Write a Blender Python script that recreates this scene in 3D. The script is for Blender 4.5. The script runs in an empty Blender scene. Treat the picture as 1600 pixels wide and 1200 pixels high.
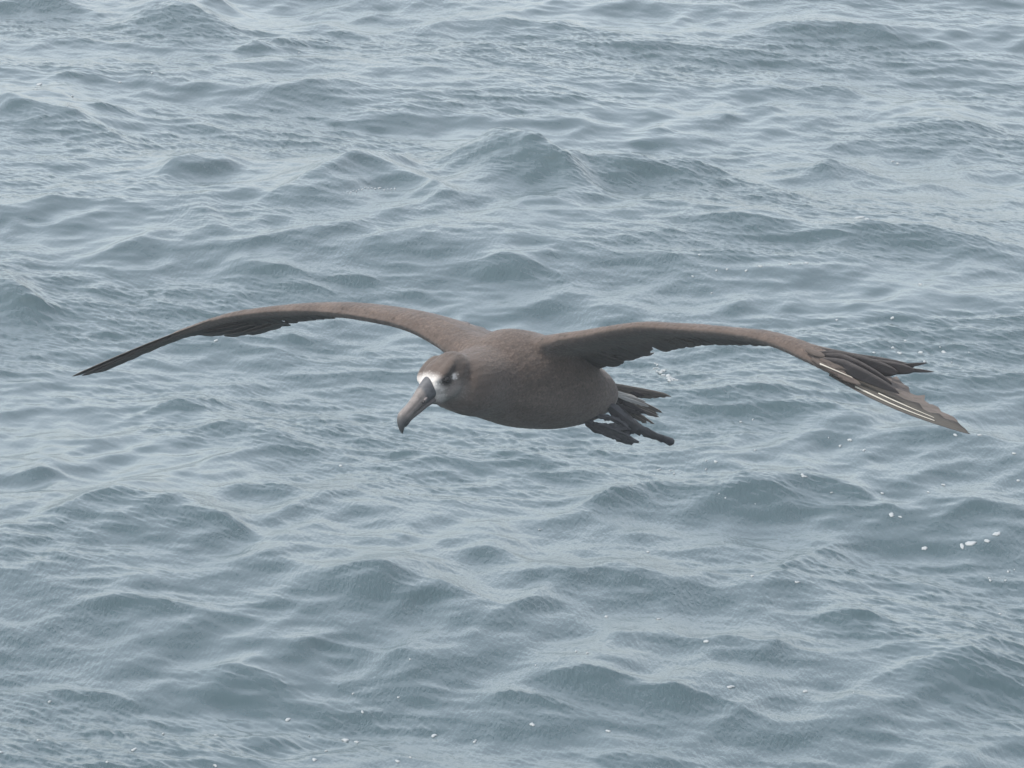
import bpy, bmesh, math
import numpy as np
from mathutils import Vector, Matrix

R = math.radians
scene = bpy.context.scene
COL = scene.collection

# ------------------------------------------------------------------ camera
CAM_H, PITCH, DIST = 6.3, R(12.5), 12.0
HT = 0.075                                   # tan(half horizontal fov)
cam_data = bpy.data.cameras.new("camera")
cam_data.sensor_width = 36.0
cam_data.lens = 18.0 / HT
cam_data.clip_start = 0.1
cam_data.clip_end = 20000
cam = bpy.data.objects.new("camera", cam_data)
COL.objects.link(cam)
cam.location = (0, 0, CAM_H)
cam.rotation_euler = (R(90) - PITCH, 0, 0)
scene.camera = cam

# ------------------------------------------------------------------ sky and sun
SUN_EL, SUN_AZ = R(60), R(-105)               # azimuth measured from +Y towards +X
world = bpy.data.worlds.new("World")
scene.world = world
world.use_nodes = True
wn = world.node_tree
wn.nodes.clear()
wo = wn.nodes.new("ShaderNodeOutputWorld")
bg = wn.nodes.new("ShaderNodeBackground")
sky = wn.nodes.new("ShaderNodeTexSky")
sky.sky_type = 'NISHITA'
sky.sun_disc = False
sky.sun_elevation = SUN_EL
sky.sun_rotation = SUN_AZ
sky.air_density = 1.0
sky.dust_density = 1.8
sky.ozone_density = 1.0
hsv = wn.nodes.new("ShaderNodeHueSaturation")
hsv.inputs['Hue'].default_value = 0.491
hsv.inputs['Saturation'].default_value = 0.43
wn.links.new(sky.outputs[0], hsv.inputs['Color'])
wn.links.new(hsv.outputs[0], bg.inputs[0])
bg.inputs[1].default_value = 0.15
wn.links.new(bg.outputs[0], wo.inputs[0])

sun_d = bpy.data.lights.new("sun", 'SUN')
sun_d.energy = 2.0
sun_d.angle = R(4)
sun_d.color = (1.0, 0.96, 0.9)
sun = bpy.data.objects.new("sun", sun_d)
COL.objects.link(sun)
to_sun = Vector((math.sin(SUN_AZ) * math.cos(SUN_EL), math.cos(SUN_AZ) * math.cos(SUN_EL), math.sin(SUN_EL)))
sun.rotation_euler = to_sun.to_track_quat('Z', 'Y').to_euler()
sun.location = (0, 0, 40)

scene.view_settings.view_transform = 'Standard'
scene.view_settings.look = 'None'
scene.view_settings.exposure = 1.23
scene.view_settings.gamma = 1.0

# ------------------------------------------------------------------ geometry of the view
cp, sp = math.cos(PITCH), math.sin(PITCH)
AX = np.array([1.0, 0, 0]); AU = np.array([0, sp, cp]); AF = np.array([0, cp, -sp])
CAM = np.array([0, 0, CAM_H])


def ray(px, py):
    return AF + AX * ((px - 800) / 800 * HT) + AU * ((600 - py) / 800 * HT)


def W(px, py, d=0.0):
    """world point, d metres behind the bird's own distance"""
    return CAM + ray(px, py) * (DIST + d)


def sea_xy(px, py, z=0.0):
    r = ray(px, py)
    t = (z - CAM_H) / r[2]
    p = CAM + r * t
    return p[0], p[1]


MPP = DIST * HT / 800                        # metres per photo pixel at the bird
YAW = 1.15                                   # depth per metre sideways along the bird's length


# ------------------------------------------------------------------ node helpers
def new_mat(name):
    m = bpy.data.materials.new(name)
    m.use_nodes = True
    nt = m.node_tree
    nt.nodes.clear()
    out = nt.nodes.new("ShaderNodeOutputMaterial")
    bs = nt.nodes.new("ShaderNodeBsdfPrincipled")
    nt.links.new(bs.outputs[0], out.inputs[0])
    return m, nt, bs, out


def node(nt, kind, **kw):
    n = nt.nodes.new(kind)
    for k, v in kw.items():
        if k in n.inputs:
            n.inputs[k].default_value = v
        else:
            setattr(n, k, v)
    return n


# ------------------------------------------------------------------ the sea
def spectrum(N, L, lmin, lmax, p, ang, spread, seed):
    """periodic random wave field: height scaled to slope rms 1, plus its choppy shifts"""
    rng = np.random.default_rng(seed)
    kx = np.fft.fftfreq(N, L / N) * 2 * np.pi
    KX, KY = np.meshgrid(kx, kx, indexing='ij')
    K = np.hypot(KX, KY); K[0, 0] = 1
    lam = 2 * np.pi / K
    amp = K ** (-p)
    amp *= 1 / (1 + np.exp(-(lam - lmin) / (lmin * 0.15))) * 1 / (1 + np.exp((lam - lmax) / (lmax * 0.2)))
    th = np.arctan2(KY, KX) - ang
    amp *= np.abs(np.cos(th)) ** spread + 0.03
    amp[0, 0] = 0
    F = (rng.normal(size=(N, N)) + 1j * rng.normal(size=(N, N))) * amp
    h = np.fft.ifft2(F).real
    Fh = np.fft.fft2(h)
    sx = np.fft.ifft2(1j * KX * Fh).real
    sy = np.fft.ifft2(1j * KY * Fh).real
    s = math.sqrt((sx ** 2 + sy ** 2).mean())
    dx = np.fft.ifft2(-1j * KX / K * Fh).real
    dy = np.fft.ifft2(-1j * KY / K * Fh).real
    return L, np.stack([h, dx, dy, sy], 0) / s


def sample(tile, X, Y):
    L, A = tile
    N = A.shape[1]
    u = (X / L % 1.0) * N; v = (Y / L % 1.0) * N
    i = np.floor(u).astype(int); j = np.floor(v).astype(int)
    fu = u - i; fv = v - j
    i %= N; j %= N
    i1 = (i + 1) % N; j1 = (j + 1) % N
    return (A[:, i, j] * (1 - fu) * (1 - fv) + A[:, i1, j] * fu * (1 - fv)
            + A[:, i, j1] * (1 - fu) * fv + A[:, i1, j1] * fu * fv)


def rot(X, Y, a):
    return X * math.cos(a) + Y * math.sin(a), -X * math.sin(a) + Y * math.cos(a)


T_SWELL = spectrum(384, 46.0, 2.2, 9.0, 2.6, R(75), 2, 3)
T_MAIN = spectrum(1024, 17.0, 0.24, 1.6, 2.3, R(72), 1.4, 11)
T_CROSS = spectrum(768, 9.1, 0.07, 0.36, 2.2, R(40), 1.0, 21)
T_RIP = spectrum(1024, 5.3, 0.020, 0.060, 1.3, R(33), 4.5, 8)
T_DIAG = spectrum(768, 8.3, 0.12, 0.75, 2.3, R(-20), 5.0, 31)
T_MOD = spectrum(256, 19.0, 0.8, 5.0, 2.0, R(80), 1, 5)

# crests read from the sea in front of the boat: centre, half width, front length, tilt, steepness
CRESTS = [
    (285, 34, 85, 28, .12, 1.4), (340, 8, 50, 12, .2, .8), (70, 6, 110, 18, .15, .7), (130, 135, 45, 12, 0, .7),
    (15, 180, 60, 28, .2, .9), (105, 197, 95, 30, .2, .9), (175, 181, 35, 8, 0, .6), (425, 74, 65, 14, -.2, .7),
    (545, 51, 38, 9, 0, .7), (490, 101, 65, 9, -.05, .6), (835, 34, 120, 16, .05, .8), (1065, 68, 130, 12, .05, .8),
    (760, 78, 90, 12, .1, .5), (1300, 44, 150, 20, .06, .8), (1290, 128, 70, 12, 0, .8), (1210, 157, 90, 10, .05, .5),
    (782, 262, 72, 40, .08, 2.5), (850, 284, 70, 34, .30, 1.7), (1095, 294, 130, 26, .12, 1.4), (960, 288, 110, 26, .10, 1.3),
    (1310, 262, 95, 26, .08, .9), (560, 290, 120, 34, -.28, .85), (300, 274, 55, 26, -.25, 1.0), (305, 362, 32, 28, .2, 1.2),
    (650, 312, 45, 18, .3, .8), (905, 300, 26, 34, -.6, 1.2), (15, 464, 45, 20, .25, 1.3), (50, 480, 35, 14, .1, .7),
    (412, 440, 70, 24, .15, .7), (530, 452, 60, 8, .05, .6), (790, 442, 65, 14, .1, .9), (1420, 400, 150, 34, .08, .7),
    (1180, 385, 110, 26, .1, .6), (1500, 180, 90, 26, .05, .6), (270, 618, 70, 22, -.1, .9), (360, 655, 120, 32, .2, .8),
    (500, 640, 60, 16, .1, .8), (60, 731, 50, 14, -.05, .9), (200, 785, 110, 50, -.05, .8), (330, 820, 70, 26, .2, .8),
    (420, 760, 90, 20, .05, .8), (980, 765, 90, 24, -.25, .8), (1165, 760, 85, 36, .12, .9), (1290, 762, 80, 22, .3, .9),
    (1280, 850, 70, 34, -.45, .7), (1200, 632, 130, 34, .12, .8), (620, 915, 150, 44, .12, .9), (790, 865, 70, 34, .2, .8),
    (885, 890, 40, 28, .35, .8), (845, 945, 60, 26, -.2, .8), (1010, 898, 120, 34, .06, .7), (1345, 950, 70, 24, .12, .8),
    (1180, 990, 120, 24, .08, .6), (1500, 1015, 130, 50, -.1, .8), (960, 1052, 110, 34, .1, .8), (1090, 1075, 90, 20, .15, .7),
    (830, 1075, 60, 14, .1, .8), (150, 1060, 90, 26, .15, .6), (380, 1035, 110, 26, .15, .7), (520, 1000, 100, 20, .1, .6),
    (1000, 1150, 90, 18, .05, .6), (1450, 690, 110, 24, .08, .6), (1280, 1155, 90, 12, .1, .5), (220, 940, 80, 24, .05, .6),
    (640, 1090, 130, 20, .1, .5), (1140, 560, 60, 12, .1, .5),
]


def sea_fade(step, lam):
    """how much of a band the local grid spacing can carry"""
    return np.clip((lam * 0.42 - step) / (lam * 0.2), 0, 1)


def sea_height(X, Y, SX, SY):
    step = np.maximum(SX, SY)
    Z = np.zeros_like(X); DX = np.zeros_like(X); DY = np.zeros_like(X)
    a = sample(T_SWELL, X, Y) * (0.045 * sea_fade(step, 3.0))
    Z += a[0]; DX += a[1]; DY += a[2]; face = -a[3]
    b = sample(T_MAIN, X + 3.1, Y + 1.7) * (0.056 * sea_fade(step, 0.7))
    Z += b[0]; DX += b[1] * 1.2; DY += b[2] * 1.2; face = face - b[3]
    for (px, py, hw, fl, tl, st) in CRESTS:
        cx, cy = sea_xy(px, py)
        m = cy / cp * HT / 800 * 1.01                  # metres per pixel there
        wx = hw * m
        ly = fl * m / math.sin(math.atan2(CAM_H, cy)) * 0.9
        ex = (X - cx) / wx
        near = np.abs(ex) < 2.6
        if not near.any():
            continue
        x_ = (X[near] - cx)
        # crest line leans and bows a little
        yc = cy - tl * x_ / math.sin(math.atan2(CAM_H, cy)) * 0.9 - 0.35 * ly * (x_ / wx) ** 2
        t = (Y[near] - yc) / ly
        # slow rise behind the crest, hollow steep front towards the boat
        prof = np.where(t > 0, np.exp(-np.abs(t) * 0.9 - (t / 2.2) ** 2), np.exp(-(np.abs(t) / 0.8) ** 1.45))
        A = (0.24 if py < 500 else 0.20) * st * min(ly, wx * 1.4)
        g = np.exp(-(ex[near] ** 2) * 1.1)
        inc = A * prof * g * sea_fade(step[near], max(0.3, ly * 1.5))
        Z[near] += inc
        face[near] += inc / max(ly, .05) * 1.2 * (t < 0.1)
    mod = sample(T_MOD, X, Y)[0] * 4.0
    c = sample(T_CROSS, *rot(X, Y, 0.3)) * (np.clip(.068 + .03 * mod + .16 * face, .04, .12) * sea_fade(step, 0.2))
    Z += c[0]; DX += c[1]; DY += c[2]
    e = sample(T_DIAG, X, Y) * (np.clip(.066 - .03 * mod, .025, .11) * sea_fade(step, 0.25))
    Z += e[0]; DX += e[1]; DY += e[2]
    gust = np.clip(0.42 + 0.32 * mod + 3.6 * face, 0.12, 1.2)
    r = sample(T_RIP, X + 0.4 * Z, Y) * (0.24 * gust * np.clip((0.016 - np.maximum(SX, SY * .7)) / .004, 0, 1))
    Z += r[0]; DX += r[1] * .6; DY += r[2] * .6
    return Z, DX, DY


def axis(lo, hi, fine, far_lo, far_hi, grow=1.09):
    core = np.arange(lo, hi, fine)
    up, s, v = [], fine, core[-1]
    while v < far_hi:
        s *= 1.022 if s < .05 else grow; v += s; up.append(v)
    dn, s, v = [], fine, core[0]
    while v > far_lo:
        s *= 1.022 if s < .05 else grow; v -= s; dn.append(v)
    a = np.concatenate([dn[::-1], core, up])
    return a, np.gradient(a)


def build_sea():
    xs, sx = axis(-3.7, 3.7, 0.0072, -2600, 2600)
    ys, sy = axis(21.2, 42.0, 0.0112, -600, 7000)
    nx, ny = len(xs), len(ys)
    X, Y = np.meshgrid(xs, ys, indexing='ij')
    SX, SY = np.meshgrid(sx, sy, indexing='ij')
    Z = np.empty_like(X); DX = np.empty_like(X); DY = np.empty_like(X)
    for i in range(0, nx, 128):
        s = slice(i, i + 128)
        Z[s], DX[s], DY[s] = sea_height(X[s], Y[s], SX[s], SY[s])
    co = np.stack([X - DX * .9, Y - DY * .9, Z], -1).reshape(-1, 3).astype(np.float32)
    me = bpy.data.meshes.new("water")
    idx = np.arange(nx * ny, dtype=np.int32).reshape(nx, ny)
    q = np.stack([idx[:-1, :-1], idx[1:, :-1], idx[1:, 1:], idx[:-1, 1:]], -1).reshape(-1, 4)
    me.vertices.add(nx * ny); me.vertices.foreach_set("co", co.ravel())
    me.loops.add(q.size); me.loops.foreach_set("vertex_index", q.ravel())
    me.polygons.add(len(q))
    me.polygons.foreach_set("loop_start", np.arange(0, q.size, 4, dtype=np.int32))
    me.polygons.foreach_set("use_smooth", np.ones(len(q), dtype=bool))
    me.update(calc_edges=True)
    o = bpy.data.objects.new("water", me)
    COL.objects.link(o)
    o["kind"] = "structure"
    o["label"] = "grey blue wind-rippled open sea seen from a boat"
    me.materials.append(water_material())
    return co.reshape(nx, ny, 3), xs, ys


def water_material():
    m, nt, bs, out = new_mat("sea_water")
    L = nt.links
    bs.inputs['Base Color'].default_value = (0.020, 0.040, 0.046, 1)
    bs.inputs['Roughness'].default_value = 0.17
    bs.inputs['IOR'].default_value = 1.333
    tc = node(nt, "ShaderNodeTexCoord")
    mp = node(nt, "ShaderNodeMapping")
    mp.inputs['Rotation'].default_value = (0, 0, R(-30))
    mp.inputs['Scale'].default_value = (1.0, 0.2, 1)
    L.new(tc.outputs['Object'], mp.inputs['Vector'])
    n1 = node(nt, "ShaderNodeTexNoise", Scale=75.0, Detail=3.0, Roughness=0.55)
    L.new(mp.outputs[0], n1.inputs['Vector'])
    n2 = node(nt, "ShaderNodeTexNoise", Scale=1.1, Detail=2.0)
    L.new(mp.outputs[0], n2.inputs['Vector'])
    mr = node(nt, "ShaderNodeMapRange")
    mr.inputs['From Min'].default_value = 0.38; mr.inputs['From Max'].default_value = 0.66
    mr.inputs['To Min'].default_value = 0.15; mr.inputs['To Max'].default_value = 0.55
    L.new(n2.outputs[0], mr.inputs[0])
    bp = node(nt, "ShaderNodeBump", Distance=0.012)
    L.new(n1.outputs[0], bp.inputs['Height'])
    L.new(mr.outputs[0], bp.inputs['Strength'])
    L.new(bp.outputs[0], bs.inputs['Normal'])
    return m


SEA, SEA_X, SEA_Y = build_sea()


def on_sea(px, py):
    """point where the sight line through px,py meets the finished water"""
    x, y = sea_xy(px, py)
    z = 0
    for _ in range(6):
        i = int(np.clip(np.searchsorted(SEA_X, x), 1, len(SEA_X) - 2))
        j = int(np.clip(np.searchsorted(SEA_Y, y), 1, len(SEA_Y) - 2))
        z = float(SEA[i, j, 2])
        x, y = sea_xy(px, py, z)
    return i, j


# ------------------------------------------------------------------ foam and one painted glint
def build_foam_and_glint():
    rng = np.random.default_rng(4)
    spots = [(1505, 856, 9), (1550, 841, 8), (1535, 855, 5), (1490, 864, 6), (1434, 870, 5), (1380, 811, 6), (1396, 815, 4),
             (1345, 1081, 1), (1114, 1004, 5), (1151, 1075, 7), (1273, 1081, 5), (1180, 902, 4), (1253, 913, 4),
             (1313, 691, 5), (1298, 700, 3), (1335, 707, 3), (1251, 750, 4), (1246, 745, 3), (1140, 647, 3), (1158, 645, 3),
             (1104, 725, 4), (1018, 737, 3), (1166, 707, 3), (1482, 685, 5), (1520, 683, 3), (1352, 338, 8), (1362, 341, 4),
             (1110, 425, 3), (1125, 423, 3), (1155, 425, 3), (1177, 418, 4), (1228, 414, 3), (1257, 412, 4), (1430, 445, 4),
             (1411, 254, 4), (1405, 251, 3), (1383, 548, 4), (1400, 536, 3), (1392, 555, 5), (1422, 553, 5), (1460, 554, 4),
             (1350, 555, 3), (1378, 497, 3), (1287, 503, 3), (518, 64, 3), (475, 80, 2), (63, 133, 5), (55, 141, 4),
             (452, 1124, 6), (545, 1154, 6), (562, 1156, 5), (497, 1183, 5), (677, 1149, 5), (628, 1185, 5), (649, 1179, 4),
             (216, 1167, 6), (176, 1186, 4), (11, 1171, 5), (70, 1152, 3), (347, 1193, 4), (265, 1142, 3), (84, 1097, 3),
             (740, 1159, 4), (567, 1117, 3), (618, 1096, 3), (515, 1166, 3), (321, 538, 5), (640, 770, 2), (524, 728, 3),
             (831, 1134, 4), (955, 1143, 4), (923, 1023, 3), (904, 1019, 3), (847, 830, 3), (1017, 865, 3), (958, 965, 4),
             (1046, 968, 3), (1570, 962, 3), (1571, 712, 4), (1580, 756, 4), (1465, 763, 3), (1438, 774, 3), (1570, 900, 3)]
    for cx, cy, n, s in ((1560, 910, 4, 28), (300, 1120, 2, 150), (600, 1130, 3, 160),
                         (1050, 735, 5, 40), (1180, 790, 3, 90), (1430, 560, 4, 50), (180, 130, 6, 60),
                         (1300, 740, 3, 120), (1150, 430, 3, 80)):
        for _ in range(n):
            spots.append((cx + rng.normal() * s, cy + rng.normal() * s * .3, 1.0 + rng.random() * 1.5))
    # thin torn foam on one small crest, then a painted glint on another
    for k in range(26):
        t = k / 25
        spots.append((1000 + t * 30 + rng.normal() * 1.5, 574 + t * 22 + rng.normal() * 1.6, 1.5 + 3 * rng.random() * (0.4 + t)))
    for k in range(8):
        spots.append((1024 + k * 2.0, 593 + rng.normal() * 1.2 + k * .5, 2.5))
    for k in range(18):  # pale flecks painting the glint along a crest
        t = k / 17
        spots.append((540 + t * 75, 302 - t * 21 + rng.normal(), 1.0 + 1.6 * t * rng.random()))
    bm = bmesh.new()
    for px, py, s in spots:
        if not (-60 < px < 1660 and -10 < py < 1230):
            continue
        i, j = on_sea(px, py)
        c = SEA[i, j]
        a, b = SEA[i + 2, j] - SEA[i - 2, j], SEA[i, j + 2] - SEA[i, j - 2]
        a = a / np.linalg.norm(a); b = b / np.linalg.norm(b)
        n = np.cross(a, b)
        mpp = c[1] / cp * HT / 800
        s = s * .72; rx = s * mpp * (0.7 + .5 * rng.random()); ry = s * mpp * (1.0 + .9 * rng.random())
        ph = rng.random() * 6.28
        ring, K = [], 9
        top = bm.verts.new(c + n * (0.003 + rx * .05))
        for k in range(K):
            th = 2 * math.pi * k / K
            w = 1 + .3 * math.sin(2 * th + ph) + .22 * rng.normal()
            ring.append((c + a * math.cos(th) * rx * w + b * math.sin(th) * ry * w, w))
        rv = [bm.verts.new(p + n * 0.0025) for p, w in ring]
        rb = [bm.verts.new(p - n * 0.006) for p, w in ring]
        rm = [bm.verts.new(c + (p - c) * .65 + n * (0.0028 + rx * .04)) for p, w in ring]
        for k in range(K):
            k2 = (k + 1) % K
            bm.faces.new((top, rm[k], rm[k2]))
            bm.faces.new((rm[k], rv[k], rv[k2], rm[k2]))
            bm.faces.new((rv[k], rb[k], rb[k2], rv[k2]))
    for f in bm.faces:
        f.smooth = True
    me = bpy.data.meshes.new("foam")
    bm.to_mesh(me); bm.free()
    m, nt, bs, out = new_mat("foam")
    bs.inputs['Base Color'].default_value = (0.22, 0.235, 0.24, 1)
    bs.inputs['Roughness'].default_value = 0.5
    nz = node(nt, "ShaderNodeTexNoise", Scale=260.0, Detail=2.0)
    bp = node(nt, "ShaderNodeBump", Strength=0.5, Distance=0.004)
    tc = node(nt, "ShaderNodeTexCoord")
    nt.links.new(tc.outputs['Object'], nz.inputs['Vector'])
    nt.links.new(nz.outputs[0], bp.inputs['Height'])
    nt.links.new(bp.outputs[0], bs.inputs['Normal'])
    me.materials.append(m)
    o = bpy.data.objects.new("foam", me)
    COL.objects.link(o)
    o["kind"] = "stuff"
    o["category"] = "foam"
    o["label"] = "small white foam flecks and one painted crest glint scattered over the rippled sea"


build_foam_and_glint()
# ------------------------------------------------------------------ the albatross
BIRD_ORIGIN = W(800, 600, 0.0)
bird = bpy.data.objects.new("albatross", None)
COL.objects.link(bird)
bird.location = BIRD_ORIGIN
bird["label"] = "brown albatross with a pale face gliding low over the sea on spread wings"
bird["category"] = "bird"


def link_mesh(name, me, mat, parent):
    o = bpy.data.objects.new(name, me)
    COL.objects.link(o)
    if mat is not None:
        me.materials.append(mat)
    o.parent = parent
    return o


def depth(px):
    return (px - 800) * MPP * YAW


def V(px, py, d=None, extra=0.0):
    """bird-local point"""
    if d is None:
        d = depth(px)
    return W(px, py, d + extra) - BIRD_ORIGIN


def cat(P, t):
    """smooth interpolation through rows of P at parameter t in 0..len-1"""
    P = np.asarray(P, float)
    n = len(P)
    i = int(min(max(math.floor(t), 0), n - 2)); f = t - i
    p0 = P[max(i - 1, 0)]; p1 = P[i]; p2 = P[i + 1]; p3 = P[min(i + 2, n - 1)]
    return 0.5 * ((2 * p1) + (-p0 + p2) * f + (2 * p0 - 5 * p1 + 4 * p2 - p3) * f * f + (-p0 + 3 * p1 - 3 * p2 + p3) * f ** 3)


def norm(v):
    return v / (np.linalg.norm(v) + 1e-12)


def loft(bm, rings, cap=True):
    vs = [[bm.verts.new(p) for p in r] for r in rings]
    n = len(vs[0])
    for a, b in zip(vs[:-1], vs[1:]):
        for k in range(n):
            bm.faces.new((a[k], a[(k + 1) % n], b[(k + 1) % n], b[k]))
    if cap:
        for r, flip in ((vs[0], True), (vs[-1], False)):
            c = bm.verts.new(sum((v.co for v in r), Vector()) / n)
            for k in range(n):
                f = (r[k], r[(k + 1) % n], c)
                bm.faces.new(f[::-1] if flip else f)
    return vs


# axes of the bird in world space (X right, Y away, Z up)
UP = np.array([0.0, 0.10, 0.99])
FWD = norm(-AX * 1.0 - AF * YAW)             # the way it flies
SIDE = norm(np.cross(UP, FWD))               # its left, towards the right of the picture

# head frame
HF = norm(AX * -.50 + AU * -.68 + AF * -.53)
HU = norm(AX * -.47 + AU * .70 + AF * -.54)
HL = norm(np.cross(HU, HF)); HU = norm(np.cross(HF, HL))
if HL[0] < 0:
    HL = -HL
HD = depth(690) - 0.035
HC = V(688, 591, HD)


def hp(a, b, c):
    """head-frame point, px units along forward, up, left"""
    return HC + (HF * a + HU * b + HL * c) * MPP


def ellipsoid(bm, c, ax, nu=20, nv=12):
    rings = []
    for i in range(1, nv):
        ph = math.pi * i / nv
        rings.append([c + ax[2] * math.cos(ph) + (ax[0] * math.cos(2 * math.pi * k / nu) + ax[1] * math.sin(2 * math.pi * k / nu)) * math.sin(ph) for k in range(nu)])
    loft(bm, rings)


# wing stations: leading edge px, py, nose radius px, trailing edge px, py, camber px
RW = [  # the bird's right wing, far side, left in the picture
    (745, 562, 30, 850, 556, 7), (716, 551, 25, 822, 545, 7), (690, 535, 19, 792, 533, 8), (655, 516, 16.5, 756, 514, 8),
    (620, 504, 15, 720, 503, 8), (580, 496, 14, 680, 496, 8), (540, 490, 12.8, 640, 492, 8), (500, 486.5, 11, 590, 492, 8),
    (460, 486, 10, 548, 496, 7), (420, 488, 9, 506, 500, 6), (385, 492, 8, 468, 504, 6), (350, 497, 6.5, 428, 514, 5),
    (318, 506, 5.5, 390, 522, 4), (285, 518, 4.5, 345, 524, 3), (250, 531, 3.2, 300, 527, 2), (222, 543, 2.2, 262, 537, 1)]
LW = [  # the bird's left wing, near side, right in the picture
    (800, 566, 34, 900, 590, 10), (832, 549, 24, 925, 576, 10), (865, 537, 16.5, 948, 568, 8), (905, 529, 13, 982, 558, 8),
    (950, 520, 11.5, 1020, 551, 8), (1000, 513, 10.5, 1066, 545, 8), (1050, 515, 10, 1112, 540, 7), (1100, 518, 10, 1150, 539, 6),
    (1150, 523, 10.5, 1192, 540, 5), (1190, 530, 12, 1226, 539, 4), (1225, 541, 13, 1262, 545, 3), (1258, 556, 13.5, 1300, 553, 2),
    (1290, 572, 12.5, 1330, 563, 2), (1318, 588, 9.5, 1352, 577, 2), (1350, 604, 6.5, 1378, 594, 1)]
RDEP = lambda px: depth(px) * -1.0 * 0 + (745 - px) * MPP * 0.84 + depth(745)
LDEP = lambda px: -(px - 800) * MPP * 0.78 + 0.0


class Wing:
    def __init__(self, st, dep):
        self.st, self.dep, self.n = st, dep, len(st) - 1

    def at(self, t):
        s = cat(self.st, t)
        d = self.dep(s[0])
        LE = V(s[0], s[1], d)
        TE = V(s[3], s[4], d + (s[3] - s[0]) * MPP * YAW)
        return LE, TE, s[2] * MPP, s[5] * MPP

    def frame(self, t):
        LE, TE, r, c = self.at(t)
        e = 0.15
        T = norm(self.at(min(t + e, self.n))[0] - self.at(max(t - e, 0))[0])
        n = norm(np.cross(T, TE - LE))
        if n[2] < 0:
            n = -n
        return LE, TE, r, c, T, n

    def point(self, t, u, off=0.0):
        LE, TE, r, c, T, n = self.frame(t)
        return LE + (TE - LE) * u + n * (c * 4 * u * (1 - u) + off)

    def solid(self, bm, end, sub=4):
        rings = []
        steps = int(end * sub)
        for k in range(steps + 1):
            t = k / sub
            LE, TE, r, c, T, n = self.frame(t)
            ch = np.linalg.norm(TE - LE); cd = (TE - LE) / ch
            us = [0, .04, .1, .2, .34, .5, .66, .8]
            up, dn = [], []
            for u in us:
                x = u * ch
                if x < r * 1.6:
                    q = x / (r * 1.6); h = r * math.sqrt(max(0, 1 - (1 - q) ** 2))
                else:
                    q = (x - r * 1.6) / max(ch * .8 - r * 1.6, 1e-4); h = r * (1 - q) ** 1.4 * .85 + r * .15 * (1 - q) + 0.0016
                mid = LE + cd * (x - r * .9 * max(0, 1 - x / (r * 2))) + n * (c * 4 * u * (1 - u))
                up.append(mid + n * h); dn.append(mid - n * h * .85)
            rings.append(up[::-1] + dn[1:])
        loft(bm, rings)


wr, wl = Wing(RW, RDEP), Wing(LW, LDEP)

# torso rings: centre px, py, half width px, half height px
TORSO = [(672, 600, 16, 17), (690, 602, 32, 33), (712, 602, 41, 42), (738, 598, 50, 51), (765, 592, 62, 66), (795, 590, 73, 77),
         (830, 594, 78, 77), (862, 600, 74, 71), (892, 606, 64, 60), (918, 611, 49, 47), (934, 612, 37, 37), (946, 614, 26, 27),
         (955, 615, 14, 15)]


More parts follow.
